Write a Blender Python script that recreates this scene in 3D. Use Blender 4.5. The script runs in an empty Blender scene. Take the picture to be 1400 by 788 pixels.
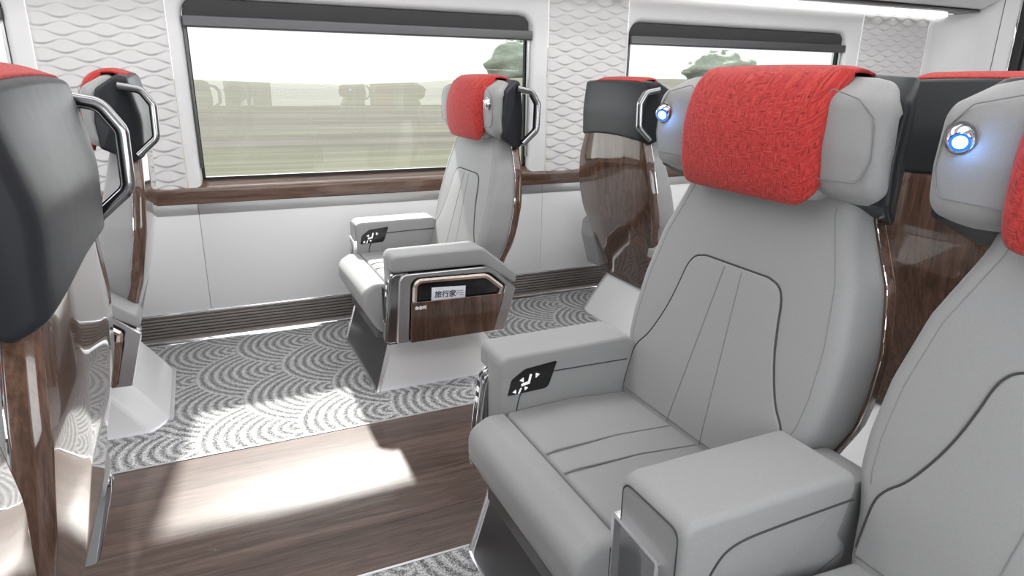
import bpy, bmesh, math, random
from math import sin, cos, pi, radians, atan2, hypot
from mathutils import Vector, Matrix
random.seed(7)
SC = bpy.context.scene
COL = SC.collection

# ------------------------------------------------------------ camera, world, sun, lights, exposure
YAW, PITCH, ROLL, FPX, CAM_H = radians(24.8186), radians(17.6485), radians(.8698), 907.4, 1.25
cam = bpy.data.cameras.new('camera'); camo = bpy.data.objects.new('camera', cam); COL.objects.link(camo)
cam.sensor_width = 36; cam.lens = 36 * FPX / 1400; cam.clip_start = .02; cam.clip_end = 2000
fw = Vector((sin(YAW) * cos(PITCH), cos(YAW) * cos(PITCH), -sin(PITCH)))
rt = Vector((cos(YAW), -sin(YAW), 0)); up = rt.cross(fw)
r2 = cos(ROLL) * rt + sin(ROLL) * up; u2 = -sin(ROLL) * rt + cos(ROLL) * up
camo.matrix_world = Matrix(((r2.x, u2.x, -fw.x, 0), (r2.y, u2.y, -fw.y, 0), (r2.z, u2.z, -fw.z, CAM_H), (0, 0, 0, 1)))
SC.camera = camo

SC.view_settings.view_transform = 'Standard'
SC.view_settings.look = 'None'
SC.view_settings.exposure = 0.0
SC.view_settings.gamma = 1
SC.view_settings.use_curve_mapping = False

W = bpy.data.worlds.new('sky'); SC.world = W; W.use_nodes = True
nt = W.node_tree; nt.nodes.clear()
bg = nt.nodes.new('ShaderNodeBackground'); out = nt.nodes.new('ShaderNodeOutputWorld')
tc = nt.nodes.new('ShaderNodeTexCoord'); mp = nt.nodes.new('ShaderNodeMapping'); nz = nt.nodes.new('ShaderNodeTexNoise'); cr = nt.nodes.new('ShaderNodeValToRGB')
mp.inputs['Scale'].default_value = (.6, .6, 7); nz.inputs['Scale'].default_value = 2.2; nz.inputs['Detail'].default_value = 3
cr.color_ramp.elements[0].position = .38; cr.color_ramp.elements[0].color = (.80, .90, .96, 1)
cr.color_ramp.elements[1].position = .6; cr.color_ramp.elements[1].color = (1, 1, 1, 1)
for a, b in ((tc.outputs['Generated'], mp.inputs['Vector']), (mp.outputs['Vector'], nz.inputs['Vector']), (nz.outputs['Fac'], cr.inputs['Fac']), (cr.outputs['Color'], bg.inputs['Color']), (bg.outputs[0], out.inputs['Surface'])):
    nt.links.new(a, b)
bg.inputs['Strength'].default_value = 1.25

sun = bpy.data.lights.new('sun', 'SUN'); sun.energy = 13; sun.angle = radians(2.2); sun.color = (1, .96, .92)
so = bpy.data.objects.new('sun', sun); COL.objects.link(so)
so.rotation_euler = Vector((-.15, -1, -.911)).to_track_quat('-Z', 'Y').to_euler(); so.location = (1, 12, 10)

def area(name, loc, size, energy, color=(1, 1, 1), direction=(0, 0, -1)):
    l = bpy.data.lights.new(name, 'AREA'); l.shape = 'RECTANGLE'; l.size, l.size_y = size; l.energy = energy; l.color = color
    o = bpy.data.objects.new(name, l); COL.objects.link(o); o.location = loc
    o.rotation_euler = Vector(direction).to_track_quat('-Z', 'Y').to_euler(); return o
# broad fill lamps added below the ceiling, apart from the ceiling_light strips
area('ceiling_fill', (1.0, 2.05, 2.27), (7.0, .60), 48)
area('ceiling_fill', (1.0, 0.55, 2.27), (7.0, .60), 24)
# area lamps added inside the near and far windows to strengthen their daylight
for x in (-1.5, .8, 3.1): area('window_fill', (x, -.235, 1.1), (1.6, .64), 14, (.95, .98, 1), (0, 1, -.05))
for x in (-1.5, .8, 3.1): area('window_fill', (x, 3.36, 1.1), (1.6, .64), 5, (.95, .98, 1), (0, -1, -.12))

# ------------------------------------------------------------ node helpers
class N:
    def __init__(s, name):
        s.m = bpy.data.materials.new(name); s.m.use_nodes = True; s.t = s.m.node_tree; s.t.nodes.clear()
        s.o = s.t.nodes.new('ShaderNodeOutputMaterial')
    def new(s, k, **p):
        n = s.t.nodes.new('ShaderNode' + k)
        for a, b in p.items(): setattr(n, a, b)
        return n
    def put(s, sock, v):
        if hasattr(v, 'is_output') or isinstance(v, bpy.types.NodeSocket): s.t.links.new(v, sock)
        else: sock.default_value = v
    def math(s, op, a, b=0.0, c=0.0):
        n = s.new('Math', operation=op)
        for i, v in enumerate((a, b, c)):
            if v is not None: s.put(n.inputs[i], v)
        return n.outputs[0]
    def coord(s, kind='Object', scale=(1, 1, 1), rot=(0, 0, 0)):
        c = s.new('TexCoord'); m = s.new('Mapping'); m.inputs['Scale'].default_value = scale; m.inputs['Rotation'].default_value = rot
        s.t.links.new(c.outputs[kind], m.inputs['Vector']); return m.outputs[0]
    def noise(s, v, scale, detail=4, rough=.6, dist=0):
        n = s.new('TexNoise'); s.put(n.inputs['Vector'], v); n.inputs['Scale'].default_value = scale
        n.inputs['Detail'].default_value = detail; n.inputs['Roughness'].default_value = rough; n.inputs['Distortion'].default_value = dist
        return n.outputs['Fac']
    def ramp(s, f, stops):
        n = s.new('ValToRGB'); s.put(n.inputs['Fac'], f); e = n.color_ramp.elements
        while len(e) < len(stops): e.new(.5)
        for i, (p, c) in enumerate(stops): e[i].position = p; e[i].color = tuple(c) + (1,)
        return n.outputs['Color']
    def bump(s, h, strength, dist=.001):
        b = s.new('Bump'); b.inputs['Strength'].default_value = strength; b.inputs['Distance'].default_value = dist; s.put(b.inputs['Height'], h); return b.outputs[0]
    def bsdf(s, color=(.5, .5, .5), rough=.5, metal=0, normal=None, coat=0, emit=None, es=0, spec=.5, sheen=0, coatr=.03):
        b = s.new('BsdfPrincipled')
        s.put(b.inputs['Base Color'], tuple(color) + (1,) if isinstance(color, tuple) else color)
        s.put(b.inputs['Roughness'], rough); b.inputs['Metallic'].default_value = metal
        b.inputs['Specular IOR Level'].default_value = spec
        b.inputs['Coat Weight'].default_value = coat; b.inputs['Coat Roughness'].default_value = coatr
        b.inputs['Sheen Weight'].default_value = sheen
        if normal is not None: s.put(b.inputs['Normal'], normal)
        if emit: b.inputs['Emission Color'].default_value = tuple(emit) + (1,); b.inputs['Emission Strength'].default_value = es
        s.t.links.new(b.outputs[0], s.o.inputs['Surface']); return s.m
def plain(name, color, rough=.5, metal=0, bumpscale=0, bs=.1, **k):
    n = N(name); nm = None
    if bumpscale: nm = n.bump(n.noise(n.coord(), bumpscale, 3), bs)
    r = n.noise(n.coord(), 35, 2); r = n.math('MULTIPLY_ADD', r, .06, rough - .03)
    return n.bsdf(color, max(rough, 0) if rough < .06 else r, metal, nm, **k)
def leather(name, c):
    n = N(name); v = n.coord()
    f = n.noise(v, 700, 3, .7); g = n.noise(v, 140, 4, .6)
    col = n.ramp(f, [(.3, tuple(x * .88 for x in c)), (.7, tuple(min(1, x * 1.1) for x in c))])
    return n.bsdf(col, .55, 0, n.bump(n.math('ADD', f, g), .25, .0006), spec=.35, sheen=.15)
def wood(name, dark, light, axis, gloss=.12, coat=1.0, scale=1.0):
    n = N(name); sc = {'x': (1, 16, 16), 'z': (13, 13, .9)}[axis]
    v = n.coord('Object', tuple(a * scale for a in sc))
    a = n.noise(v, 1.5, 7, .68, 1.4); b = n.noise(v, 11, 5, .75, .3)
    f = n.math('MULTIPLY_ADD', b, .42, n.math('MULTIPLY', a, .62))
    mid = tuple((d + l) / 2 for d, l in zip(dark, light))
    col = n.ramp(f, [(.36, dark), (.50, mid), (.60, light), (.74, tuple(x * 1.15 for x in light))])
    return n.bsdf(col, gloss, 0, n.bump(b, .12, .0004), coat=coat, spec=.4)

M = {}
M['leather'] = leather('grey leather', (.290, .290, .290))
M['seam'] = plain('dark seam', (.05, .05, .052), .8)
M['stitch'] = plain('stitch grey', (.20, .20, .20), .7)
M['side_grey'] = leather('side grey', (.33, .33, .33))
def woven():
    n = N('red woven cloth'); c = n.new('TexCoord'); sp = n.new('SeparateXYZ'); n.t.links.new(c.outputs['Object'], sp.inputs[0])
    def vec(a, b):
        cb = n.new('CombineXYZ'); n.put(cb.inputs[0], n.math('MULTIPLY', sp.outputs[1], a)); n.put(cb.inputs[1], n.math('MULTIPLY', n.math('SUBTRACT', sp.outputs[2], n.math('MULTIPLY', sp.outputs[0], 1.0)), b)); return cb.outputs[0]
    big = n.noise(vec(62, 62), 1, 1)
    sel = n.math('GREATER_THAN', big, .5)
    h = n.noise(vec(52, 330), 1, 2, .6); v = n.noise(vec(330, 52), 1, 2, .6); fine = n.noise(vec(900, 900), 1, 2, .7)
    f = n.math('ADD', n.math('MULTIPLY', sel, h), n.math('MULTIPLY', n.math('SUBTRACT', 1.0, sel), v))
    f2 = n.math('ADD', n.math('MULTIPLY', f, .8), n.math('MULTIPLY', fine, .2))
    col = n.ramp(f2, [(.33, (.10, .022, .018)), (.41, (.32, .028, .026)), (.50, (.46, .038, .035)), (.70, (.56, .085, .07))])
    return n.bsdf(col, .85, 0, n.bump(f2, .35, .0012), spec=.2, sheen=.1)
M['red'] = woven()
M['black'] = plain('black satin shell', (.020, .022, .026), .36, 0, 900, .10, spec=.26)
M['black_gloss'] = plain('black gloss', (.010, .010, .011), .12)
M['rack_dark'] = plain('smoked panel', (.014, .012, .012), .22, spec=.3)
M['wood'] = wood('walnut veneer', (.030, .017, .012), (.135, .075, .052), 'z')
M['wood_x'] = wood('walnut sill', (.045, .025, .018), (.17, .10, .072), 'x', .22, .6)
M['floor'] = wood('walnut floor', (.030, .020, .016), (.118, .078, .064), 'x', .42, .12, .8)
M['chrome'] = plain('chrome', (.82, .83, .85), .07, 1)
M['bright'] = plain('polished aluminium', (.95, .95, .97), .16, 1)
M['steel'] = plain('brushed steel', (.62, .62, .63), .30, 1)
M['dark_chrome'] = plain('dark chrome', (.36, .36, .37), .13, 1)
M['gold'] = plain('champagne gold', (.90, .80, .72), .25, 1)
M['white'] = plain('white plastic', (.76, .76, .78), .32, 0, coat=.3, coatr=.2)
M['wall'] = plain('white wall', (.80, .80, .81), .5)
M['wave'] = plain('wave wall', (.70, .69, .69), .6)
M['silver'] = plain('silver plastic', (.78, .78, .79), .30, .1, coat=.3, coatr=.15)
M['grey_band'] = plain('grey metal band', (.46, .46, .46), .38, .7)
M['graphite'] = plain('graphite paint', (.14, .14, .145), .38, .6)
M['heater'] = plain('ribbed bronze metal', (.40, .37, .35), .36, .85)
M['gasket'] = plain('rubber gasket', (.012, .012, .013), .5)
M['blind'] = None
M['pedfront'] = plain('dark pedestal', (.10, .10, .105), .36, .7)
M['paper'] = plain('paper', (.72, .74, .82), .45)
M['ink'] = plain('ink', (.03, .03, .04), .6)
M['inkgrey'] = plain('ink grey', (.30, .31, .34), .6)
M['glyph'] = plain('glowing print', (.9, .9, .9), .5, emit=(1, 1, 1), es=.25)  # white print with a faint glow of its own added
M['door'] = plain('grey door', (.18, .175, .17), .5)
def blindm():
    n = N('blind mesh'); c = n.new('TexChecker'); n.put(c.inputs['Vector'], n.coord()); c.inputs['Scale'].default_value = 380
    c.inputs['Color1'].default_value = (.03, .03, .032, 1); c.inputs['Color2'].default_value = (.085, .085, .088, 1)
    return n.bsdf(c.outputs['Color'], .8)
M['blind'] = blindm()
def glassm():
    n = N('window glass'); fr = n.new('Fresnel'); fr.inputs['IOR'].default_value = 1.5
    tr = n.new('BsdfTransparent'); gl = n.new('BsdfGlossy'); gl.inputs['Roughness'].default_value = .005
    gl.inputs['Color'].default_value = (1, 1, 1, 1); tr.inputs['Color'].default_value = (.97, .985, .98, 1)
    geo = n.new('NewGeometry'); mx = n.new('MixShader'); n.put(mx.inputs[0], n.math('MULTIPLY', n.math('MULTIPLY', fr.outputs[0], 1.3), n.math('SUBTRACT', 1.0, geo.outputs['Backfacing']))); n.t.links.new(tr.outputs[0], mx.inputs[1]); n.t.links.new(gl.outputs[0], mx.inputs[2])
    n.t.links.new(mx.outputs[0], n.o.inputs['Surface']); return n.m
M['glass'] = glassm()
def emitm(name, c, s):
    n = N(name); e = n.new('Emission'); e.inputs[0].default_value = tuple(c) + (1,); e.inputs[1].default_value = s
    n.t.links.new(e.outputs[0], n.o.inputs['Surface']); return n.m
M['led'] = emitm('led strip', (1, .98, .95), 7)
M['lamp_on'] = emitm('reading light lens', (.30, .58, 1), 7)
M['lamp_halo'] = emitm('reading light halo', (.02, .13, 1), 2.2)  # emissive ring standing in for the blue halo around the lens
M['lens_off'] = plain('dark lens', (.25, .27, .3), .1)
def carpetm():
    n = N('scallop carpet'); g = n.new('NewGeometry'); sp = n.new('SeparateXYZ'); n.t.links.new(g.outputs['Position'], sp.inputs[0])
    wob = n.noise(g.outputs['Position'], 60, 2)
    X = n.math('DIVIDE', n.math('SUBTRACT', n.math('MULTIPLY_ADD', wob, .006, sp.outputs[0]), .385), .35)
    Y = n.math('DIVIDE', n.math('SUBTRACT', n.math('MULTIPLY_ADD', wob, .006, sp.outputs[1]), 2.61), .285)
    k0 = n.math('FLOOR', n.math('MULTIPLY', n.math('ADD', X, 1.0), 2.0))
    res = None
    for j in (4, 3, 2, 1, 0):
        k = n.math('SUBTRACT', k0, float(j))
        par = n.math('FLOORED_MODULO', k, 2.0)
        t = n.math('SUBTRACT', Y, par)
        dy = n.math('SUBTRACT', t, n.math('MULTIPLY', n.math('ROUND', n.math('DIVIDE', t, 2.0)), 2.0))
        dx = n.math('SUBTRACT', X, n.math('MULTIPLY', k, .5))
        d = n.math('SQRT', n.math('ADD', n.math('MULTIPLY', dx, dx), n.math('MULTIPLY', dy, dy)))
        if res is None: res = d
        else:
            inside = n.math('LESS_THAN', d, 1.0)
            res = n.math('ADD', n.math('MULTIPLY', inside, d), n.math('MULTIPLY', n.math('SUBTRACT', 1.0, inside), res))
    ring = n.math('SINE', n.math('MULTIPLY', res, 2 * pi * 9.5))
    ring = n.math('MULTIPLY_ADD', ring, .5, .5)
    pile = n.noise(g.outputs['Position'], 420, 3, .8); pile2 = n.noise(g.outputs['Position'], 150, 3, .7)
    pm = n.math('ADD', n.math('MULTIPLY', pile, .6), n.math('MULTIPLY', pile2, .4))
    f = n.math('ADD', n.math('MULTIPLY', ring, .40), n.math('MULTIPLY_ADD', n.math('SUBTRACT', pm, .5), 4.4, .14))
    col = n.ramp(f, [(.02, (.05, .05, .052)), (.18, (.20, .20, .202)), (.42, (.48, .48, .48)), (.75, (.86, .86, .86))])
    return n.bsdf(col, .85, 0, n.bump(n.math('ADD', n.math('MULTIPLY', ring, .4), pm), .9, .006), spec=.2, sheen=.2)
M['carpet'] = carpetm()
def landm():
    n = N('meadow'); v = n.coord('Object', (.035, 1.4, 3.5)); v2 = n.coord('Object', (.012, .16, .4))
    a = n.noise(v, 1.6, 6, .7); b = n.noise(v2, 1.2, 3, .6)
    c1 = n.ramp(a, [(.30, (.055, .050, .038)), (.5, (.085, .080, .066)), (.66, (.125, .118, .102))])
    c2 = n.ramp(a, [(.30, (.045, .048, .028)), (.5, (.095, .097, .062)), (.68, (.145, .145, .10))])
    mx = n.new('Mix', data_type='RGBA'); n.put(mx.inputs[0], n.ramp(b, [(.42, (0, 0, 0)), (.6, (1, 1, 1))])); n.put(mx.inputs[6], c1); n.put(mx.inputs[7], c2)
    return n.bsdf(mx.outputs[2], .9, spec=.1)
M['land'] = landm()
def leafm(name, a, b):
    n = N(name); v = n.coord('Object', (.6, .6, 2)); f = n.noise(v, 3, 6, .75)
    return n.bsdf(n.ramp(f, [(.3, a), (.7, b)]), .9, spec=.1)
M['bush'] = leafm('hedge leaves', (.34, .38, .30), (.58, .62, .52))  # leaf colour paled to carry the backlight

# ------------------------------------------------------------ mesh helpers
def link(name, verts, faces, mat, parent=None, ang=38, recalc=True):
    bm = bmesh.new(); vs = [bm.verts.new(v) for v in verts]
    for f in faces:
        try: bm.faces.new([vs[i] for i in f])
        except ValueError: pass
    return finish(name, bm, mat, parent, ang, recalc)
def finish(name, bm, mat, parent=None, ang=38, recalc=True):
    if recalc: bmesh.ops.recalc_face_normals(bm, faces=bm.faces)
    a = radians(ang)
    for f in bm.faces: f.smooth = True
    for e in bm.edges:
        if len(e.link_faces) == 2 and e.calc_face_angle(0) > a: e.smooth = False
    me = bpy.data.meshes.new(name); bm.to_mesh(me); bm.free(); me.materials.append(mat)
    o = bpy.data.objects.new(name, me); COL.objects.link(o); o.parent = parent; return o
def rp(pts, r=.02, seg=6):
    """rounded polygon; a point may carry its own radius as third value"""
    o = []; n = len(pts)
    for i in range(n):
        p = Vector(pts[i][:2]); a = Vector(pts[i - 1][:2]); b = Vector(pts[(i + 1) % n][:2])
        rr = pts[i][2] if len(pts[i]) > 2 else r
        u = (a - p); v = (b - p); lu, lv = u.length, v.length; u.normalize(); v.normalize()
        th = u.angle(v)
        if rr <= 0 or th > pi - .02: o.append((p.x, p.y)); continue
        d = min(rr / math.tan(th / 2), lu * .48, lv * .48); re = d * math.tan(th / 2)
        c = p + (u + v).normalized() * (re / sin(th / 2)); s = p + u * d - c; e = p + v * d - c
        a0 = atan2(s.y, s.x); a1 = atan2(e.y, e.x); da = (a1 - a0 + pi) % (2 * pi) - pi
        for k in range(seg + 1): t = a0 + da * k / seg; o.append((c.x + re * cos(t), c.y + re * sin(t)))
    q = [o[0]]
    for p in o[1:]:
        if hypot(p[0] - q[-1][0], p[1] - q[-1][1]) > 1e-5: q.append(p)
    return q
def off(pts, d):
    """offset a closed polygon inwards by d"""
    n = len(pts); A = sum(pts[i - 1][0] * pts[i][1] - pts[i][0] * pts[i - 1][1] for i in range(n)); s = 1 if A > 0 else -1; o = []
    for i in range(n):
        p = Vector(pts[i]); a = Vector(pts[i - 1]); b = Vector(pts[(i + 1) % n]); u = (p - a).normalized(); v = (b - p).normalized()
        n1 = Vector((-u.y, u.x)) * s; n2 = Vector((-v.y, v.x)) * s; m = n1 + n2
        if m.length < 1e-6: m = n1
        m.normalize(); o.append(tuple(p + m * (d / max(.35, m.dot(n1)))))
    return o
XZ = lambda a, b, t: (a, t, b)
YZ = lambda a, b, t: (t, a, b)
XY = lambda a, b, t: (a, b, t)
def prism(outline, t0, t1, r=.006, seg=3, fn=XZ):
    """solid with rounded rims; returns verts, faces"""
    r = min(r, abs(t1 - t0) * .49); rings = []
    if t1 < t0: t0, t1 = t1, t0
    for k in range(seg + 1):
        th = pi / 2 * k / seg; rings.append((r * (1 - sin(th)), t0 + r * (1 - cos(th))))
    for k in range(seg, -1, -1):
        th = pi / 2 * k / seg; rings.append((r * (1 - sin(th)), t1 - r * (1 - cos(th))))
    n = len(outline); V = []; F = []
    for d, t in rings:
        o = off(outline, d) if d > 1e-7 else outline
        V += [fn(a, b, t) for a, b in o]
    for k in range(len(rings) - 1):
        for i in range(n): j = (i + 1) % n; F.append((k * n + i, k * n + j, (k + 1) * n + j, (k + 1) * n + i))
    F.append(tuple(range(n))); F.append(tuple(range((len(rings) - 1) * n, len(rings) * n)))
    return V, F
def P(name, outline, t0, t1, mat, parent=None, r=.006, seg=3, fn=XZ, ang=38):
    return link(name, *prism(outline, t0, t1, r, seg, fn), mat, parent, ang)
def box(x0, x1, y0, y1, z0, z1):
    V = [(x, y, z) for x in (x0, x1) for y in (y0, y1) for z in (z0, z1)]
    return V, [(0, 1, 3, 2), (4, 6, 7, 5), (0, 4, 5, 1), (2, 3, 7, 6), (0, 2, 6, 4), (1, 5, 7, 3)]
def B(name, x0, x1, y0, y1, z0, z1, mat, parent=None, r=.003):
    return P(name, [(x0, z0), (x1, z0), (x1, z1), (x0, z1)], y0, y1, mat, parent, r, 2)
def sweep(path, sec, closed, fn):
    """sweep section [(n,t)] along a planar path [(a,b)]; n lies in the plane, t across it"""
    n = len(path); V = []; F = []; m = len(sec)
    for i in range(n):
        p = Vector(path[i]); a = Vector(path[i - 1]) if (closed or i > 0) else None; b = Vector(path[(i + 1) % n]) if (closed or i < n - 1) else None
        u = (p - a).normalized() if a is not None else (b - p).normalized(); v = (b - p).normalized() if b is not None else u
        n1 = Vector((-u.y, u.x)); n2 = Vector((-v.y, v.x)); q = (n1 + n2)
        q = q.normalized() if q.length > 1e-6 else n1; k = 1 / max(.4, q.dot(n1))
        for sn, st in sec: w = p + q * (sn * k); V.append(fn(w.x, w.y, st))
    for i in range(n if closed else n - 1):
        j = (i + 1) % n
        for k in range(m): l = (k + 1) % m; F.append((i * m + k, i * m + l, j * m + l, j * m + k))
    if not closed: F.append(tuple(range(m))); F.append(tuple(range((n - 1) * m, n * m)))
    return V, F
def circ(r, n=8, c=(0, 0)): return [(c[0] + r * cos(2 * pi * k / n), c[1] + r * sin(2 * pi * k / n)) for k in range(n)]
def rect(a, b, c, d): return [(a, c), (b, c), (b, d), (a, d)]
def tube3(pts, r, n=6):
    V = []; F = []; m = len(pts); pts = [Vector(p) for p in pts]; up = Vector((.13, .31, .94))
    for i, p in enumerate(pts):
        t = (pts[min(i + 1, m - 1)] - pts[max(i - 1, 0)]).normalized(); a = t.cross(up)
        if a.length < .05: a = t.cross(Vector((1, 0, 0)))
        a.normalize(); b = t.cross(a)
        for k in range(n): V.append(tuple(p + a * (r * cos(2 * pi * k / n)) + b * (r * sin(2 * pi * k / n))))
    for i in range(m - 1):
        for k in range(n): l = (k + 1) % n; F.append((i * n + k, i * n + l, (i + 1) * n + l, (i + 1) * n + k))
    F.append(tuple(range(n))); F.append(tuple(range((m - 1) * n, m * n))); return V, F
def T3(name, pts, r, mat, parent=None, n=6): return link(name, *tube3(pts, r, n), mat, parent)
def spline(pts, n=8):
    """catmull-rom through pts"""
    o = []; P_ = [Vector(p) for p in pts]
    for i in range(len(P_) - 1):
        a = P_[max(i - 1, 0)]; b = P_[i]; c = P_[i + 1]; d = P_[min(i + 2, len(P_) - 1)]
        for k in range(n):
            t = k / n; o.append(tuple(.5 * ((2 * b) + (c - a) * t + (2 * a - 5 * b + 4 * c - d) * t * t + (3 * b - a - 3 * c + d) * t ** 3)))
    o.append(tuple(P_[-1])); return o
def lathe(prof, n=24, fn=lambda x, y, z: (x, y, z)):
    V = []; F = []; m = len(prof)
    for k in range(n):
        a = 2 * pi * k / n
        for r, h in prof: V.append(fn(r * cos(a), r * sin(a), h))
    for k in range(n):
        l = (k + 1) % n
        for i in range(m - 1): F.append((k * m + i, l * m + i, l * m + i + 1, k * m + i + 1))
    F.append(tuple(k * m for k in range(n))); F.append(tuple(k * m + m - 1 for k in range(n))); return V, F
def lerp(tab, z):
    if z <= tab[0][0]: return tab[0][1]
    for (a, b), (c, d) in zip(tab, tab[1:]):
        if z <= c: t = (z - a) / (c - a); t = t * t * (3 - 2 * t) if False else t; return b + (d - b) * t
    return tab[-1][1]
def struct(o): o['kind'] = 'structure'; return o
def tag(o, label, cat, group=None):
    o['label'] = label; o['category'] = cat
    if group: o['group'] = group
    return o
def empty(name, loc, rz=0):
    o = bpy.data.objects.new(name, None); COL.objects.link(o); o.location = loc; o.rotation_euler = (0, 0, rz); o.empty_display_size = .1; return o
def copy_tree(o, parent=None):
    c = o.copy(); COL.objects.link(c); c.parent = parent
    for ch in list(o.children): copy_tree(ch, c)
    return c
def text(name, s, size, mat, parent, mw, extrude=.0002, bold=0):
    cu = bpy.data.curves.new(name, 'FONT'); cu.body = s; cu.size = size; cu.extrude = extrude; cu.offset = bold; cu.resolution_u = 3
    t = bpy.data.objects.new(name + '_src', cu); COL.objects.link(t)
    bpy.context.view_layer.update()
    me = bpy.data.meshes.new_from_object(t.evaluated_get(bpy.context.evaluated_depsgraph_get()))
    bpy.data.objects.remove(t); me.transform(mw); me.materials.clear(); me.materials.append(mat)
    o = bpy.data.objects.new(name, me); COL.objects.link(o); o.parent = parent; return o

# ------------------------------------------------------------ the car body
WY = 3.378; NY = -.26; X0, X1 = -3.1, 5.06; CZ = 2.32; SPLIT_A, SPLIT_B = 1.451, 2.236
struct(B('floor', X0, X1, SPLIT_A, SPLIT_B, -.06, 0, M['floor'], r=.0005))
struct(B('floor_carpet_far', X0, X1, SPLIT_B, WY + .04, -.06, .001, M['carpet'], r=.0005))
struct(B('floor_carpet_near', X0, X1, NY - .04, SPLIT_A, -.06, .001, M['carpet'], r=.0005))
for i, y in enumerate((SPLIT_A, SPLIT_B)):
    struct(P('trim_%d' % (i + 1), rp([(y - .005, -.01), (y + .005, -.01), (y + .004, .0035), (y - .004, .0035)], .0015, 3), X0, X1, M['steel'], fn=YZ, r=.0004))
struct(B('ceiling', X0, X1, NY - .1, WY + .1, CZ, CZ + .06, M['wall']))
# windows: x ranges of the surrounds and of the glass
WINS = [(-2.40, -.575, -2.31, -.60 - .06), (-.078, 1.752, -.018, 1.655), (2.26, 4.13, 2.285, 4.00)]
GZ0, GZ1 = .767, 1.56
def surround(name, x0, x1, g0, g1, y, s):
    """wall panel with a rounded window opening; s=+1 far wall (faces -y), -1 near wall"""
    zo0, zo1 = .74, 1.70
    inner = rp([(g0, GZ0, .004), (g1, GZ0, .004), (g1, GZ1, .07), (g0, GZ1, .07)], .07, 8)
    dense = []
    for i in range(len(inner)):
        a, b = inner[i], inner[(i + 1) % len(inner)]; k = max(1, int(hypot(b[0] - a[0], b[1] - a[1]) / .05))
        dense += [(a[0] + (b[0] - a[0]) * q / k, a[1] + (b[1] - a[1]) * q / k) for q in range(k)]
    inner = dense
    V = []; F = []
    outer_pts = []
    cx, cz = (g0 + g1) / 2, (GZ0 + GZ1) / 2
    for a, b in inner:      # project to the outer rectangle
        dx, dz = a - cx, b - cz; t = 1e9
        if dx > 0: t = min(t, (x1 - cx) / dx)
        if dx < 0: t = min(t, (x0 - cx) / dx)
        if dz > 0: t = min(t, (zo1 - cz) / dz)
        if dz < 0: t = min(t, (zo0 - cz) / dz)
        outer_pts.append((cx + dx * t, cz + dz * t))
    real_outer = outer_pts; outer_pts = [(a, .736) if (g0 - .001 < a < g1 + .001 and b < 1) else (a, b) for a, b in outer_pts]
    n = len(inner)
    mid = off(inner, -.028)
    loops = [(outer_pts, y), (mid, y), (off(inner, -.014), y + s * .006), (off(inner, -.004), y + s * .022), (inner, y + s * .05), (inner, y + s * .10)]
    for lp, yy in loops: V += [(a, yy, .736 if b < .769 else b) for a, b in lp]
    for k in range(len(loops) - 1):
        for i in range(n): j = (i + 1) % n; F.append((k * n + i, k * n + j, (k + 1) * n + j, (k + 1) * n + i))
    # corners of the outer rectangle
    outer_pts = real_outer
    for i in range(n):
        j = (i + 1) % n; a, b = outer_pts[i], outer_pts[j]
        if abs(a[0] - b[0]) > 1e-4 and abs(a[1] - b[1]) > 1e-4:
            xs = a[0] if min(abs(a[0] - x0), abs(a[0] - x1)) < 1e-4 else b[0]
            zs = a[1] if min(abs(a[1] - zo0), abs(a[1] - zo1)) < 1e-4 else b[1]
            V.append((xs, y, zs)); F.append((i, j, len(V) - 1))
    return struct(link(name, V, F, M['wall'], ang=60))
def window(idx, x0, x1, g0, g1, y, s):
    nm = 'window_%d' % idx
    yg = y + s * .058
    e = empty(nm, ((g0 + g1) / 2, y, GZ0)); struct(e)
    ox, oz = -(g0 + g1) / 2, -GZ0
    def L(o): o.location = (ox, -y, oz); return o
    L(B('pane', g0 + .006, g1 - .006, min(yg, yg + s * .004), max(yg, yg + s * .004), GZ0 + .004, GZ1 - .01, M['glass'], e, r=.0005))
    path = rp([(g0 + .004, GZ0 + .003, .004), (g1 - .004, GZ0 + .003, .004), (g1 - .004, GZ1 - .004, .065), (g0 + .004, GZ1 - .004, .065)], .06, 8)
    L(link('gasket', *sweep(path, rect(-.002, .012, yg - .012, yg + .012), True, XZ), M['gasket'], e))
    # side guide rails of the blind
    for xx, sg in ((g0, 1), (g1, -1)):
        L(B('guide_rail', min(xx + sg * .0, xx + sg * .012), max(xx + sg * .0, xx + sg * .012), min(y + s * .02, y + s * .038), max(y + s * .02, y + s * .038), GZ0 + .06, 1.46, M['graphite'] if sg > 0 else M['steel'], e, r=.003))
    b = L(B('blind', g0 + .006, g1 - .006, min(y + s * .03, y + s * .034), max(y + s * .03, y + s * .034), 1.475, GZ1 - .006, M['blind'], e, r=.0005))
    L(P('blind_bar', rp([(g0 + .000, 1.437, .004), (g1 + .004, 1.437, .004), (g1 + .004, 1.485, .008), (g0 + .000, 1.485, .008)], .005, 3), y - s * .004, y + s * .044, M['graphite'], e, r=.006))
    return e
for i, w in enumerate(WINS):
    surround('wall_far_window_surround_%d' % (i + 1), *w, WY, 1); window(i + 1, *w, WY, 1)
    surround('wall_near_window_surround_%d' % (i + 1), *w, NY, -1); window(i + 4, *w, NY, -1)
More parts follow.
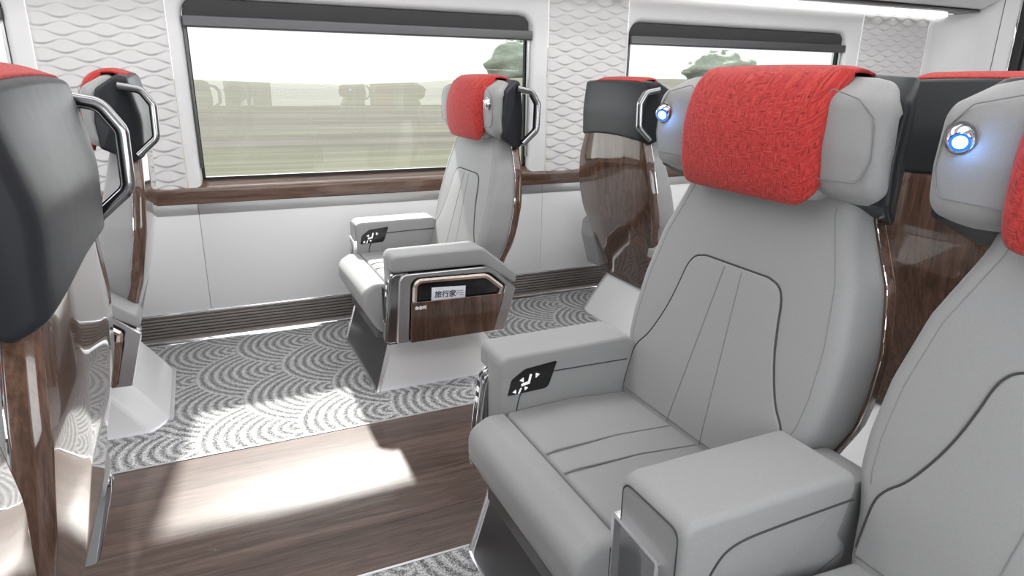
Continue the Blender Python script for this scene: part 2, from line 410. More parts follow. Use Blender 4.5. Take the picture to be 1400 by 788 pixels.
# wavy relief panels between the windows
def wave_panel(name, x0, x1, y, s, step=.0045):
    P_, RH, A, D = .155, .034, .0105, .0042
    nx = int((x1 - x0) / step); nz = int((1.70 - .74) / (step * .72)); V = []; F = []
    for i in range(nx + 1):
        x = x0 + (x1 - x0) * i / nx
        for j in range(nz + 1):
            z = .74 + .96 * j / nz; r = math.floor(z / RH); 
            for q in (r + 1, r, r - 1):
                zb = q * RH + A * cos(2 * pi * x / P_ + pi * (q % 2))
                if z >= zb: break
            zt = (q + 1) * RH + A * cos(2 * pi * x / P_ + pi * ((q + 1) % 2))
            g = zt - zb; t = (z - zb) / max(g, 1e-4); edge = min(1, (x - x0) / .012, (x1 - x) / .012, (1.70 - z) / .02)
            h = D * (g / RH) * ((1 - t) ** 1.0) * min(1, t / .09) * 1.5
            V.append((x, y - s * h * edge, z))
    for i in range(nx):
        for j in range(nz): a = i * (nz + 1) + j; F.append((a, a + 1, a + nz + 2, a + nz + 1))
    return struct(link(name, V, F, M['wave'], ang=180))
for i, (a, b) in enumerate(((-.572, -.081), (1.755, 2.257), (4.134, 4.80))): wave_panel('wall_far_wave_panel_%d' % (i + 1), a, b, WY, 1)
def plainpanel(name, x0, x1, y0, y1, z0, z1, m='wall'): return struct(B(name, x0, x1, y0, y1, z0, z1, M[m], r=.0012))
plainpanel('wall_far_end_panel', 4.803, X1, WY, WY + .03, .74, 1.70)
plainpanel('wall_far_left_panel', X0, -2.404, WY, WY + .03, .74, 1.70)
for i, (a, b) in enumerate(((-.572, -.081), (1.755, 2.257), (4.134, X1), (X0, -2.404))): plainpanel('wall_near_panel_%d' % (i + 1), a, b, NY - .03, NY, .74, 1.70)
# lower wall panels with their butt joints
cuts = [X0, -2.4, -.575, -.05, 1.745, 2.26, 4.13, X1]
for i in range(len(cuts) - 1):
    plainpanel('wall_far_lower_%d' % (i + 1), cuts[i] + .0008, cuts[i + 1] - .0008, WY, WY + .03, .147, .618)
    struct(B('trim_far_band_%d' % (i + 1), cuts[i] + .0008, cuts[i + 1] - .0008, WY - .002, WY + .03, .618, .668, M['grey_band'], r=.001))
plainpanel('wall_near_lower', X0, X1, NY - .03, NY, 0, .668)
struct(B('wall_far_backing', X0, X1, WY + .03, WY + .06, -.05, .74, M['gasket']))
sill = [(WY + .055, .668), (WY - .012, .668, .006), (WY - .012, .728, .012), (WY - .002, .742, .004), (WY + .052, .7705), (WY + .055, .7705)]
struct(P('trim_far_sill', rp(sill, .003, 4), X0, X1, M['wood_x'], fn=YZ, r=.001))
sill2 = [(2 * NY * 0 + NY - (a[0] - WY),) + tuple(a[1:]) for a in sill]
struct(P('trim_near_sill', rp(sill2, .003, 4), X0, X1, M['wood_x'], fn=YZ, r=.001))
# ribbed heater baseboard
prof = [(WY + .03, .147), (WY - .004, .147), (WY - .006, .141), (WY - .003, .138)]
nr = 7
for k in range(nr):
    z1 = .134 - k * .0160; prof += [(WY + .007, z1), (WY + .007, z1 - .004), (WY - .003, z1 - .0065), (WY - .003, z1 - .0140)]
prof += [(WY - .003, .020), (WY - .012, .016), (WY - .018, .009), (WY - .022, .0), (WY + .03, 0)]
struct(P('baseboard_far', prof, X0, X1, M['heater'], fn=YZ, r=.0002, ang=25))
struct(P('trim_far_chrome_lip', rp([(WY - .034, 0), (WY - .018, 0), (WY - .018, .016), (WY - .022, .018)], .003, 3), X0, X1, M['chrome'], fn=YZ, r=.0003))
struct(P('trim_far_chrome_cap', rp([(WY - .006, .143), (WY + .01, .143), (WY + .01, .151), (WY - .004, .151)], .002, 3), X0, X1, M['chrome'], fn=YZ, r=.0003))
# upper wall, luggage racks and ceiling lamps
for nm, y, s in (('far', WY, -1), ('near', NY, 1)):
    struct(B('wall_%s_upper' % nm, X0, X1, min(y, y - s * .03), max(y, y - s * .03), 1.70, CZ, M['wall'], r=.001))
    r = empty('luggage_rack', (1.0, y, 1.70)); r.parent = None
    yy = lambda d: s * d
    o = P('rack_underside', [(yy(.012), .022), (yy(.19), .026), (yy(.20), .034), (yy(.19), .045), (yy(.012), .045)], X0 - 1 + .03, X1 - 1 - .03, M['rack_dark'], r, fn=YZ, r=.0005)
    P('rack_body', rp([(yy(.005), .045), (yy(.20), .045), (yy(.31), .10), (yy(.36), .17), (yy(.36), .19), (yy(.005), .19)], .02, 4), X0 - 1 + .03, X1 - 1 - .03, M['wall'], r, fn=YZ, r=.001)
    P('light_strip', [(yy(.012), .008), (yy(.022), .008), (yy(.022), .018), (yy(.012), .018)], X0 - 1 + .05, X1 - 1 - .05, M['led'], r, fn=YZ, r=.0005)
    tag(r, 'luggage rack with smoked underside above the %s windows' % ('far' if s < 0 else 'near'), 'luggage rack')
for i, y in enumerate((1.0, 2.62)):
    c = empty('ceiling_light', (1.0, y, CZ))
    P('light_housing', rp([(-.06, 0), (-.05, -.03), (.05, -.03), (.06, 0)], .005, 3), -3.6, 3.6, M['white'], c, fn=YZ, r=.001)
    P('diffuser', rp([(-.035, -.036), (.035, -.036), (.035, -.029), (-.035, -.029)], .003, 3), -3.55, 3.55, M['led'], c, fn=YZ, r=.001)
    tag(c, 'long white ceiling light strip above the %s' % ('double seats' if i == 0 else 'single seats'), 'ceiling light')
# end walls
D0, D1 = 1.0, 2.93
struct(P('wall_right', [(NY - .1, 0), (D0, 0), (D0, 2.05), (D1, 2.05), (D1, 0), (WY - .06, 0), (WY + .03, 0), (WY + .03, CZ), (NY - .1, CZ)], X1, X1 + .06, M['wall'], fn=YZ, r=.001))
V = []; F = []   # coved corner of the far right end
cp = [(X1 - .20 + .20 * sin(pi / 2 * k / 10), WY - .001 - .20 * (1 - cos(pi / 2 * k / 10))) for k in range(11)]
for x, y in cp: V += [(x, y, .742), (x, y, 1.72)]
for k in range(10): F.append((2 * k, 2 * k + 2, 2 * k + 3, 2 * k + 1))
struct(link('wall_right_cove', V, F, M['wall'], ang=180))
struct(B('trim_right_joint', X1 - .003, X1 + .002, 3.045, 3.049, .0, CZ, M['graphite'], r=.0005))
dr = empty('door_1', (X1 + .04, (D0 + D1) / 2, 0)); struct(dr)
P('door_panel', rect(-.965, .965, 0, 2.05), .0, .03, M['door'], dr, fn=YZ, r=.003)
P('door_gasket', rect(.905, .962, .02, 2.04), -.05, -.001, M['gasket'], dr, fn=YZ, r=.01)
P('door_edge', rect(.962, .974, .02, 2.04), -.052, -.001, M['chrome'], dr, fn=YZ, r=.002)
P('door_groove', rect(.76, .775, .05, 2.0), -.004, .001, M['gasket'], dr, fn=YZ, r=.001)
struct(B('wall_left', X0 - .06, X0, NY - .1, WY + .06, 0, CZ, M['wall']))

# ------------------------------------------------------------ outside
def land(name, y0, s, label):
    V = []; F = []; nx, ny = 70, 26
    for i in range(nx + 1):
        x = -160 + 400 * i / nx
        for j in range(ny + 1):
            t = j / ny; d = 4 + 116 * t * t
            h = -1.1 + 2.9 * max(0, (d - 14) / 40) ** .9 * (.82 + .16 * sin(x * .075 + 4.6) + .07 * sin(x * .21 + 2))
            if d > 52: h -= (d - 52) * .16
            V.append((x, y0 + s * d, h))
    for i in range(nx):
        for j in range(ny): a = i * (ny + 1) + j; F.append((a, a + 1, a + ny + 2, a + ny + 1))
    o = link(name, V, F, M['land'], ang=180); struct(o); return o
land('ground_far', WY, 1, ''); land('ground_near', NY, -1, '')
def bush(loc, sx, sy, sz, label, n=60):
    V = []; F = []; A, Bn = 40, 22
    for j in range(Bn + 1):
        ph = pi * j / Bn
        for i in range(A):
            th = 2 * pi * i / A; r = 1 + .09 * sin(5 * th + 3 * ph) + .07 * sin(9 * ph + 2 * th) + random.uniform(-.05, .05)
            V.append((sx * r * sin(ph) * cos(th), sy * r * sin(ph) * sin(th), sz + sz * r * cos(ph)))
    for j in range(Bn):
        for i in range(A): k = (i + 1) % A; F.append((j * A + i, j * A + k, (j + 1) * A + k, (j + 1) * A + i))
    o = link('bush', V, F, M['bush'], None, 180); o.location = loc; tag(o, label, 'bush'); return o
bush((27.0, 57.5, .2), 3.0, 2.5, 2.1, 'pale green bush on the bank, seen through the middle window near its right edge')
bush((50.5, 57.8, .2), 4.2, 2.5, 1.9, 'pale green bush on the bank, seen through the right-hand window')

# ------------------------------------------------------------ the seat
# side profile in metres, x grows towards the seat's back, y across, z up; the origin is the floor below x = .8
OX = .8
XB = [(.22, 1.02), (.30, 1.045), (.45, 1.10), (.57, 1.142), (.74, 1.176), (.86, 1.188), (1.0, 1.190), (1.12, 1.180)]
HW = [(.22, .215), (.30, .235), (.45, .283), (.53, .298), (.60, .324), (.66, .330), (.76, .326), (.88, .303), (1.0, .254), (1.1, .236)]
XF = lambda z: .955 + .25 * (z - .45)
def ring_loft(zs, sect, close=True):
    V = []; F = []; n = None
    for z in zs:
        s = sect(z); n = len(s); V += [(x - OX, y, z) for x, y in s]
    for k in range(len(zs) - 1):
        for i in range(n): j = (i + 1) % n; F.append((k * n + i, k * n + j, (k + 1) * n + j, (k + 1) * n + i))
    F.append(tuple(range(n))); F.append(tuple(range((len(zs) - 1) * n, len(zs) * n))); return V, F
def frange(a, b, n): return [a + (b - a) * i / n for i in range(n + 1)]
sx = lambda pts: [(p[0] - OX,) + tuple(p[1:]) for p in pts]
def build_arm(root, s, kind, pad):
    yi, yo = s * .2575, s * (.432 if kind == 'middle' else .3925)
    lo, hi = min(yi, yo), max(yi, yo)
    arm = empty('armrest', (0, 0, 0)); arm.parent = root
    if kind == 'aisle':
        yb = s * .345
        body = rp(sx([(.630, .25, .01), (.630, .56, .02), (1.0, .56, .01), (1.06, .48), (1.04, .25)]), .01, 4)
        P('armrest_body', body, min(yi, yb), max(yi, yb), M['leather'], arm, r=.006)
        top = rp(sx([(.598, .534, .012), (.597, .600, .024), (.969, .602, .05), (1.113, .485, .02), (1.120, .432, .01), (.969, .530, .05)]), .01, 7)
        P('armrest_pad', top, min(yi, yo + s * .002), max(yi, yo + s * .002), M['leather'], arm, r=.010, seg=5)
        if True:   # the leather of the front falls down on the inner side
            fr = rp(sx([(.598, .25, .004), (.596, .585, .01), (.68, .585, .004), (.68, .25, .004)]), .01, 4)
            P('armrest_front', fr, min(yi + s * .0004, s * .342), max(yi + s * .0004, s * .342), M['leather'], arm, r=.010)
            pth = spline([(.640 - OX, .44), (.650 - OX, .490), (.672 - OX, .523), (.71 - OX, .541), (.80 - OX, .5415), (.965 - OX, .5385)], 8)
            T3('piping', [(a, yi - s * .0003, b) for a, b in pth], .0018, M['seam'], arm)
        # metal housing on the aisle side
        hz = rp(sx([(.560, .243, .02), (.592, .528, .03), (1.0, .520, .05), (1.116, .425, .012), (1.112, .40, .01), (1.066, .238, .02)]), .02, 7)
        P('housing', hz, s * .338, s * .378, M['dark_chrome'], arm, r=.008)
        outer = rp(sx([(.606, .243, .012), (.627, .524, .035), (1.004, .522, .055), (1.117, .418, .012), (1.066, .236, .012)]), .02, 7)
        inner_ = rp(sx([(.656, .252, .008), (.672, .506, .035), (1.0, .496, .055), (1.071, .434, .012), (1.020, .250, .008)]), .02, 7)
        n = len(outer); V = []; F = []
        def lp(pts, y): return [(a, s * y, b) for a, b in pts]
        mo = off(outer, .004); mi = off(inner_, -.003)
        loops = [lp(outer, .377), lp(outer, .387), lp(mo, .391), lp(mi, .391), lp(inner_, .387), lp(inner_, .360)]
        if len(inner_) == n:
            for l in loops: V += l
            for k in range(len(loops) - 1):
                for i in range(n): j = (i + 1) % n; F.append((k * n + i, k * n + j, (k + 1) * n + j, (k + 1) * n + i))
            link('side_frame', V, F, M['steel'], arm, 30)
        else: print('RING MISMATCH', n, len(inner_))
        P('pocket_lining', off(inner_, .001), s * .370, s * .3788, M['black_gloss'], arm, r=.001)
        gp = rp(sx([(.672, .272, .0), (.688, .492, .03), (.985, .484, .05), (1.055, .425, .012), (1.022, .272, .0)]), .02, 7)
        gp = gp[:-1] if False else gp
        link('pocket_trim', *sweep(gp, [(-.012, s * .379), (.008, s * .379), (.008, s * .386), (.0, s * .390), (-.010, s * .387)], True, XZ), M['gold'], arm)
        wd = rp(sx([(.660, .243, .004), (.668, .408, .003), (1.059, .401, .003), (1.018, .243, .004)]), .004, 3)
        wp = P('pocket_panel', wd, s * .3885, s * .397, M['wood'], arm, r=.002)
        wp['label'] = 'walnut magazine pocket with small white characters'
        mw = Matrix(((1 if s < 0 else -1, 0, 0, (.682 if s < 0 else .735) - OX), (0, 0, s * 1.0, s * .3972), (0, 1, 0, .379), (0, 0, 0, 1)))
        text('pocket_lettering', '\u6742\u5fd7\u680f', .0155, M['glyph'], wp, mw, .0002, .0002)
        # front insert with two charging ports and a socket
        ins = [(s * .352, .33), (s * .378, .33), (s * .376, .50), (s * .350, .50)]
        def slx(a, b, t): return (.560 - OX + (b - .243) * .112 + t, a, b)
        pp = P('port_plate', rp(ins, .006, 4), -.005, .004, M['black_gloss'], arm, fn=slx, r=.002)
        link('port_trim', *sweep(rp(ins, .006, 4), rect(-.0015, .0015, -.006, .0), True, slx), M['chrome'], pp)
        for zc in (.474, .445): P('charging_port', rp([(s * .357, zc - .007), (s * .371, zc - .007), (s * .371, zc + .007), (s * .357, zc + .007)], .001, 2), -.007, -.004, M['glyph'], pp, fn=slx, r=.0005)
        P('power_socket', rp([(s * .355, .352), (s * .373, .352), (s * .372, .418), (s * .354, .418)], .003, 3), -.007, -.004, M['gasket'], pp, fn=slx, r=.001)
        link('housing_edge', *sweep(rp(sx([(.560, .243, .02), (.592, .528, .03), (.66, .526, 0), (.66, .243, 0)]), .02, 6), rect(-.001, .002, s * .374, s * .3795), True, XZ), M['chrome'], arm)
    else:
        out = rp(sx([(.603, .25, .01), (.600, .598, .032), (.975, .600, .035), (1.095, .500, .03), (1.10, .42, .02), (1.05, .25, .01)] if kind == 'plain' and yo * s > 0 and kind != 'middle' else [(.603, .25, .01), (.600, .598, .032), (.975, .600, .03), (.986, .568, .012), (.962, .475, .005), (.990, .440, .01), (.970, .25, .01)]), .02, 7)
        P('armrest_body', out, lo, hi, M['leather'], arm, r=.014, seg=5)
        if kind == 'middle': P('armrest_gusset', rp(sx([(.93, .25), (.93, .46), (.965, .50), (.985, .568), (1.06, .560), (1.06, .25)]), .004, 3), s * .30, s * .420, M['leather'], arm, r=.004)
        # pad seam on both faces
        for q, e in ((lo - .0006, 1), (hi + .0006, -1)):
            pth = spline([(.648 - OX, .30), (.655 - OX, .45), (.672 - OX, .505), (.71 - OX, .535), (.80 - OX, .543), ((1.02 if kind == 'plain' else .978) - OX, .546)], 8)
            T3('piping', [(a, q, b) for a, b in pth], .0022, M['seam'], arm)
        ff = rp([(lo + .012, .30, .01), (hi - .012, .30, .01), (hi - .012, .583, .02), (lo + .012, .583, .02)], .01, 5)
        link('front_seam', *sweep(ff, circ(.0016, 6, (0, .6012 - OX)), True, YZ), M['seam'], arm)
        cl, ch = (lo + .036, hi - .003) if s < 0 else (lo + .003, hi - .036)
        pl = rp([(cl, .30, .008), (ch, .30, .008), (ch, .520, .006), (cl, .512, .012)], .008, 6)
        ci = P('front_insert', pl, .594 - OX, .604 - OX, M['dark_chrome'], arm, fn=YZ, r=.002)
        link('insert_trim', *sweep(pl, rect(-.001, .008, .587 - OX, .602 - OX), True, YZ), M['bright'], ci)
    if pad:
        yq = yi - s * .0005; d = s * .0012
        po = rp(sx([(.617, .497, .0), (.626, .538, .02), (.662, .562, .03), (.752, .570, .003), (.728, .500, .018)]), .01, 6)
        cp_ = P('seat_control_panel', po, yq - d - s * .0005, yq + s * .002, M['black_gloss'], arm, r=.0004)
        g = yq - d - s * .0006
        def gl(pts, r_=.001): P('seat_control_symbol', rp(sx(pts), r_, 3), g - s * .0006, g + s * .0002, M['glyph'], cp_, r=.0002)
        gl([(.647, .534), (.659, .541), (.659, .527)]); gl([(.692, .548), (.692, .533), (.704, .542)])
        gl([(.628, .505), (.639, .512), (.639, .500)]); gl([(.662, .516), (.662, .504), (.672, .511)])
        gl([(.652, .524, .002), (.671, .528, .001), (.676, .547, .002), (.682, .546, .002), (.676, .521, .003), (.653, .517, .002)], .002)
        gl([(.650, .513, .002), (.655, .514, .002), (.649, .499, .002), (.643, .498, .002)], .002)
    return arm
def build_seat(name, aisle, arms, pad_side, lamp_side, lamp_on, dz=0.0, handle=True, cover=True, dy=0.0):
    root = empty(name, (0, 0, 0))
    # --- pedestal
    ped = sx([(.535, .004, .012), (.600, .232, .02), (.995, .232, .03), (1.155, .004, .012)])
    base = empty('pedestal', (0, 0, 0)); base.parent = root
    def pedsec(z):
        t = (z - .004) / .228; x0 = .537 + .063 * t; x1 = 1.152 - .157 * t ** 1.15; hw = .322 - .012 * t
        return rp([(x0, -hw, .018), (x1 - .06, -hw, .03), (x1, -hw + .085, .04), (x1, hw - .085, .04), (x1 - .06, hw, .03), (x0, hw, .018)], .02, 5)
    link('pedestal_body', *ring_loft([.014, .02] + frange(.03, .232, 8), pedsec), M['silver'], base, 30)
    P('pedestal_front', rp([(-.295, .016, .02), (.295, .016, .02), (.285, .228, .02), (-.285, .228, .02)], .02, 5), 0, .006, M['pedfront'], base, fn=lambda a, b, t: (.537 - OX + .063 * (b - .004) / .228 - .003 + t - .002, a, b), r=.002)
    link('pedestal_rim', *sweep([(x - OX, y) for x, y in pedsec(.01)], rect(-.009, .004, .002, .022), True, XY), M['bright'], base)
    for q in (-1, 1):
        T3('pedestal_edge', spline([(.537 - OX, q * .318, .012), (.568 - OX, q * .313, .115), (.598 - OX, q * .307, .222)], 6), .007, M['bright'], base)
    # --- cushion
    cush = rp(sx([(.612, .25, .03), (.612, .456, .014), (.80, .460, .2), (1.01, .444, .02), (1.01, .25, .03)]), .02, 6)
    cu = P('seat_cushion', cush, -.2565, .2565, M['leather'], root, r=.012, seg=4)
    lip = rp(sx([(.608, .245, .01), (.608, .457, .012), (.560, .458, .04), (.508, .428, .045), (.508, .36, .06), (.548, .285, .06), (.575, .245, .02)]), .02, 7)
    P('seat_front_bolster', lip, -.263, .263, M['leather'], root, r=.022, seg=5)
    B('seat_pan', .56 - OX, 1.02 - OX, -.255, .255, .225, .262, M['graphite'], root, r=.01)
    for q in (-1, 1):
        T3('cushion_seam', [(x - OX, q * (.045 + (.8 - x) * -.02), .4605 - .08 * max(0, x - .8) ** 1 + (-.004 if x < .62 else 0)) for x in frange(.614, .99, 14)], .0022, M['stitch'], cu)
    # --- backrest
    def bsec(z):
        hw = lerp(HW, z) - .006; xb = lerp(XB, z) - .036; xf = XF(z)
        return rp([(xf, -hw + .008, .03), (xf + .002, 0, .3), (xf, hw - .008, .03), (xb, hw, .004), (xb, -hw, .004)], .02, 6)
    bk = link('backrest', *ring_loft(frange(.36, 1.08, 40), bsec), M['leather'], root, 32)
    for q in (-1, 1):   # outer seam of the backrest
        T3('backrest_seam', [(XF(z) + .0008 - OX, q * (lerp(HW, z) - .047), z) for z in frange(.585, 1.02, 22)], .0014, M['stitch'], bk)
    half = [(.0, .854), (.098, .853), (.130, .843), (.148, .818), (.159, .77), (.172, .72), (.191, .67), (.217, .62), (.245, .585), (.2555, .55), (.2555, .46)]
    right = spline(half[1:], 5); outl = [(-a, b) for a, b in reversed(right)] + right
    def bx_(a, b, t): return (XF(b) + .0015 - OX + t, a, b)
    P('backrest_insert', outl, -.005, .012, M['leather'], bk, fn=bx_, r=.005, seg=4)
    T3('insert_seam', [bx_(a, b, -.0015) for a, b in (off(outl, -.0015))[1:-1]], .0022, M['seam'], bk)
    for q in (-1, 1):
        T3('stitch_line', [bx_(q * (.027 + (.845 - z) * .085), z, -.0049) for z in frange(.455, .846, 14)], .0016, M['stitch'], bk)
    # --- wooden back shell
    def ssec(z):
        hw = lerp(HW, z); xb = lerp(XB, z); return rp([(xb - .042, -hw, .003), (xb - .042, hw, .003), (xb - .006, hw, .03), (xb + .006, .12, .5), (xb + .006, -.12, .5), (xb - .006, -hw, .03)], .03, 7)
    sh = link('back_shell', *ring_loft([.235] + frange(.25, 1.035, 40), ssec), M['wood'], root, 35)
    for q in (-1, 1):
        T3('shell_trim', [(lerp(XB, z) - .043 - OX, q * (lerp(HW, z) + .0008), z) for z in frange(.30, 1.02, 30)], .0013, M['chrome'], sh)
    # --- headrest
    head = empty('headrest', (0, dy, dz)); head.parent = root
    g = .2
    def wingpan(x0f, zt):
        return None
    # grey body: profile extruded across, narrower than the black shell
    gb = rp(sx([(1.044, 1.028, .04), (1.036, 1.110, .1), (1.044, 1.196, .04), (1.112, 1.236, .04), (1.140, 1.222, .03), (1.140, 1.005, .03), (1.095, 1.006, .04)]), .03, 7)
    def bow(a, b, t):   # the front is hollowed between the wings
        f = max(0.0, min(1.0, (1.16 - OX - a) / .11)); c = max(0.0, 1 - (abs(t) / .25) ** 2)
        ed = max(0.0, abs(t) - .27) / .06
        fb = max(0.0, (a - (1.08 - OX)) / .12)
        return (a + f * .028 * c + f * .010 * ed, t * (1 - .20 * fb ** 1.4 - .08 * min(1, fb * 4)), b + .010 * (1 - (t / .33) ** 2) - .008 * ed * (1 if b > 1.1 else -1))
    def xloft(outline, t0, t1, r, fn, n=24, seg=4):
        rings = []
        for k in range(seg): th = pi / 2 * k / seg; rings.append((r * (1 - sin(th)), t0 + r * (1 - cos(th))))
        rings += [(0, t) for t in frange(t0 + r, t1 - r, n)]
        for k in range(seg - 1, -1, -1): th = pi / 2 * k / seg; rings.append((r * (1 - sin(th)), t1 - r * (1 - cos(th))))
        V = []; F = []; m = len(outline)
        for d, t in rings: V += [fn(a, b, t) for a, b in (off(outline, d) if d > 1e-7 else outline)]
        for k in range(len(rings) - 1):
            for i in range(m): j = (i + 1) % m; F.append((k * m + i, k * m + j, (k + 1) * m + j, (k + 1) * m + i))
        F.append(tuple(range(m))); F.append(tuple(range((len(rings) - 1) * m, len(rings) * m))); return V, F
    link('headrest_body', *xloft(gb, -.321, .321, .026, bow, seg=7), M['leather'], head, 40)
    bs = rp(sx([(1.079, 1.016, .012), (1.073, 1.100, .05), (1.090, 1.196, .02), (1.150, 1.238, .014), (1.180, 1.230, .014), (1.206, 1.10, .2), (1.198, .980, .016), (1.165, .966, .014)]), .01, 6)
    def bow2(a, b, t):
        f = max(0.0, (a - (1.08 - OX)) / .12); ed = (abs(t) / .34) ** 4; low = max(0, 1.06 - b) / .1
        return (a + f * (.006 - .012 * ed), t * (1 - .20 * f ** 1.4), b + (.010 + .010 * low) * (1 - (t / .34) ** 2))
    link('headrest_shell', *xloft(bs, -.327, .327, .014, bow2), M['black'], head, 40)
    # wing seams
    for q in (-1, 1):
        sm = rp([(q * .190, 1.053), (q * .292, 1.058, .02), (q * .306, 1.10, .03), (q * .300, 1.165, .03), (q * .265, 1.200, .02), (q * .190, 1.218)], .01, 6)
        pth = [Vector((1.036 - OX + .0015 + .028 * max(0, 1 - (abs(a) / .25) ** 2) + (.004 if b > 1.17 else 0) + .010 * max(0, abs(a) - .27) / .06, a, b)) for a, b in sm]
        T3('wing_seam', [tuple(p) for p in pth[1:-1]], .0011, M['stitch'], head)
    # pillow and red cover
    pil = rp(sx([(1.060, 1.003, .025), (1.026, 1.04, .03), (1.018, 1.12, .1), (1.032, 1.205, .04), (1.080, 1.240, .04), (1.13, 1.244, .01), (1.13, 1.003, .01)]), .02, 7)
    link('pillow', *xloft(pil, -.186, .186, .03, lambda a, b, t: (a + .02 * (t / .2) ** 2 * (1 if a < 1.1 - OX else 0), t, b), seg=6), M['leather'], head, 45)
    if cover:
        path = spline([(1.178, 1.238), (1.13, 1.253), (1.085, 1.248), (1.045, 1.228), (1.022, 1.19), (1.008, 1.14), (1.006, 1.09), (1.010, 1.04), (1.022, 1.005), (1.034, .990)], 5)
        n = len(path); V = []; F = []; m = 40; L = [0]
        for i in range(1, n): L.append(L[-1] + hypot(path[i][0] - path[i - 1][0], path[i][1] - path[i - 1][1]))
        for i in range(n):
            rest = L[-1] - L[i]; w = .201
            if rest < .07: w = .201 - .062 * (1 - math.sqrt(max(0, 1 - (1 - rest / .07) ** 2)))
            for j in range(m + 1):
                u = -1 + 2 * j / m; y = u * w; e = max(0, (abs(y) - .165) / .036)
                wrap = .02 * (y / .2) ** 2 + .030 * e ** 2.2
                px, pz = path[i]
                f = max(0, min(1, (1.10 - px) / .05))
                V.append((px - OX + wrap * f - .002, y * (1 - .0 * e), pz - (1 - f) * .006 * e ** 2 + .003 + .004 * (1 - (y / .2) ** 2)))
        for i in range(n - 1):
            for j in range(m): a = i * (m + 1) + j; F.append((a, a + 1, a + m + 2, a + m + 1))
        rc = link('headrest_cover', V, F, M['red'], head, 60); rc['label'] = 'red woven headrest cover'
        md = rc.modifiers.new('thick', 'SOLIDIFY'); md.thickness = .006; md.offset = -1
    # reading lamp on one wing
    if lamp_side:
        lx, ly, lz = 1.040 - OX, lamp_side * .272, 1.150
        axis = Vector((-1, -lamp_side * .55, -.35)).normalized() if lamp_on else Vector((-1, -lamp_side * .1, -.25)).normalized()
        rotm = axis.to_track_quat('Z', 'Y').to_matrix()
        c0 = Vector((lx, ly, lz)); f3 = lambda x, y, z: tuple(c0 + rotm @ Vector((x, y, z)))
        lp_ = link('reading_lamp', *lathe([(.001, -.020), (.016, -.016), (.021, -.004), (.021, .006), (.019, .014), (.016, .018), (.014, .0185), (.0135, .015), (.001, .015)], 28, f3), M['chrome'], head, 30)
        link('lamp_lens', *lathe([(.001, .0155), (.0125, .0155), (.0125, .0175), (.001, .019)], 24, f3), M['lamp_on' if lamp_on else 'lens_off'], lp_)
        if lamp_on:
            link('lamp_halo', *lathe([(.0126, .0150), (.0146, .0168), (.0143, .0186), (.0126, .0178)], 24, f3), M['lamp_halo'], lp_)
            ll = bpy.data.lights.new('lamp_light', 'POINT'); ll.energy = .10; ll.color = (.15, .4, 1); ll.shadow_soft_size = .008
            lo_ = bpy.data.objects.new('lamp_light', ll); COL.objects.link(lo_); lo_.parent = lp_; lo_.location = f3(0, 0, .028)
        link('lamp_ring', *lathe([(.012, -.012), (.024, -.012), (.025, -.009), (.023, -.006), (.012, -.006)], 28, lambda x, y, z: (lx + .006 + z, ly + x, lz + y)), M['dark_chrome'], lp_)
    if handle:
        yh = aisle * .296
        hp = rp(sx([(1.150, 1.208, .0), (1.214, 1.196, .03), (1.243, 1.150, .03), (1.240, 1.045, .03), (1.180, .992, .0)]), .03, 7)
        hp = hp
        a0 = [i for i, p in enumerate(hp)]
        sec = [( -.011, yh - .010), (-.006, yh - .0145), (.006, yh - .0145), (.010, yh - .010), (.010, yh + .010), (.006, yh + .0145), (-.006, yh + .0145), (-.011, yh + .010)]
        gh = link('grab_handle', *sweep(hp, sec, False, XZ), M['dark_chrome'], head, 50)
        link('handle_inlay', *sweep(hp, rect(-.0135, -.0085, yh - .007, yh + .007), False, XZ), M['black_gloss'], gh)
    for s, kind in arms: build_arm(root, s, kind, pad_side == s and kind != 'middle')
    return root

M_X = 1.49; ROWF, ROWA, ROWW = 2.767, 1.0925, .370; PITCH_X = 1.37
def place(o, xoff, y, flip=False):
    o.location = ((2 * M_X - OX) if flip else (OX + xoff), y, 0); o.rotation_euler = (0, 0, pi if flip else 0); return o
# single seats by the far windows
s1 = build_seat('train_seat', -1, ((-1, 'aisle'), (1, 'plain')), 1, -1, False)
place(s1, 0, ROWF); tag(s1, 'light grey single seat facing left by the middle window, red headrest cover towards us and a magazine in its side pocket', 'train seat')
s1['label'] = 'single grey seat at the large middle window, magazine in its side pocket'
s2 = copy_tree(s1); place(s2, -PITCH_X, ROWF); tag(s2, 'single seat at left seen from behind, against the wave-patterned wall panel', 'train seat')
s3 = build_seat('train_seat', 1, ((1, 'aisle'), (-1, 'plain')), -1, 1, False)
place(s3, 0, ROWF, True); tag(s3, 'single seat turned away, walnut back, by the wave panel between the two right windows', 'train seat')
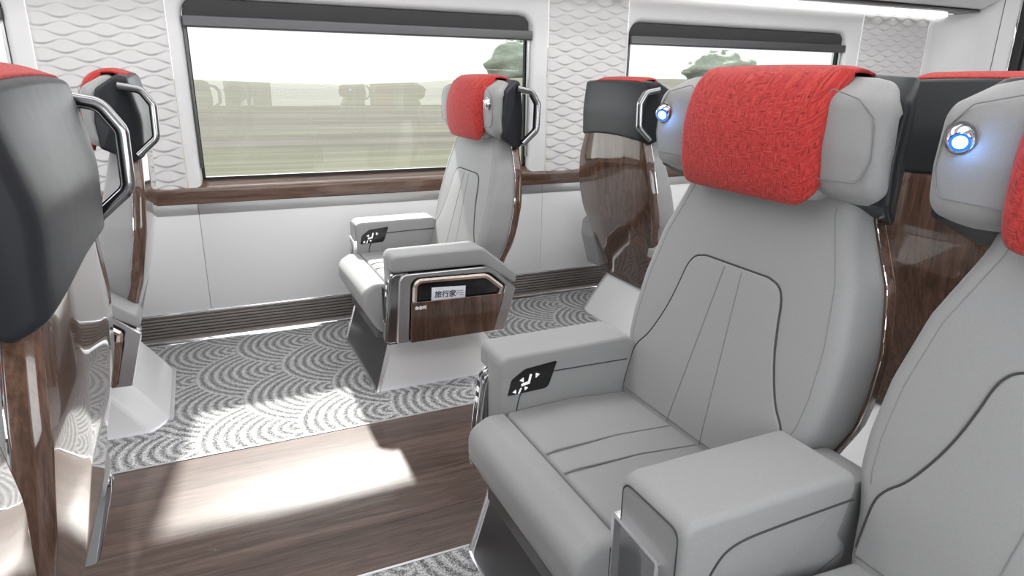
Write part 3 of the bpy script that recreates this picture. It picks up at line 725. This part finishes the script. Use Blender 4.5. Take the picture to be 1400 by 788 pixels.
# double seats on the near side of the aisle
s4 = build_seat('train_seat', 1, ((1, 'aisle'), (-1, 'middle')), 1, 1, True, .022, dy=.006)
place(s4, 0, ROWA); tag(s4, 'large grey seat in the foreground with whole red headrest cover and lit blue lamp', 'train seat')
s5 = build_seat('train_seat', -1, ((-1, 'plain'),), 1, 1, True, .022, handle=False, dy=.004)
place(s5, 0, ROWW); tag(s5, 'grey seat cut off by the right edge, its lit reading lamp in view', 'train seat')
s6 = copy_tree(s4); place(s6, -PITCH_X, ROWA); tag(s6, 'nearest seat on the left, seen from behind, big black head shell with grab handle', 'train seat')
[ch for ch in s6.children if ch.name.startswith('headrest')][0].location.z = 0
s7 = copy_tree(s5); place(s7, -PITCH_X, ROWW); tag(s7, 'walnut-backed seat just showing in the bottom left corner', 'train seat')
s8 = build_seat('train_seat', -1, ((-1, 'aisle'), (1, 'middle')), -1, -1, False, .022)
place(s8, 0, ROWA, True); tag(s8, 'seat with black shell and walnut back directly behind the large foreground seat', 'train seat')
s9 = build_seat('train_seat', 1, ((1, 'plain'),), -1, -1, False, .022, handle=False)
place(s9, 0, ROWW, True); tag(s9, 'black-shelled seat behind the seat at the right edge, back to back with it', 'train seat')
# magazines in the side pockets of the single seats
def magazine(x, y, label):
    m = empty('magazine', (x, y, .33), 0); tag(m, label, 'magazine', None)
    m.rotation_euler = (radians(1.2), radians(3.0), 0)
    B('pages', 0, .142, 0, .0035, 0, .128, M['paper'], m, r=.0008)
    mw = Matrix(((1, 0, 0, .012), (0, 0, -1, -.0003), (0, 1, 0, .088), (0, 0, 0, 1)))
    text('title', '\u65c5\u884c\u5bb6', .030, M['ink'], m, mw, .0002, .0006)
    mw = Matrix(((1, 0, 0, .103), (0, 0, -1, -.0003), (0, 1, 0, .106), (0, 0, 0, 1)))
    text('subtitle', 'Traveler', .0085, M['inkgrey'], m, mw, .0002, .0002)
    for (a, b, z) in ((.104, .134, .098), (.118, .136, .090), (.102, .108, .094)): B('text_line', a, b, -.0006, .0001, z, z + .003, M['inkgrey'], m, r=.0001)
    B('text_line', .014, .045, -.0006, .0001, .1205, .1215, M['inkgrey'], m, r=.0001)
    return m
magazine(.748, ROWF - .3848, 'white travel magazine with black Chinese title in the side pocket of the middle seat')
for o in (s1, s2, s3, s4, s5, s6, s7, s8, s9): o['group'] = 'train seats along the aisle'
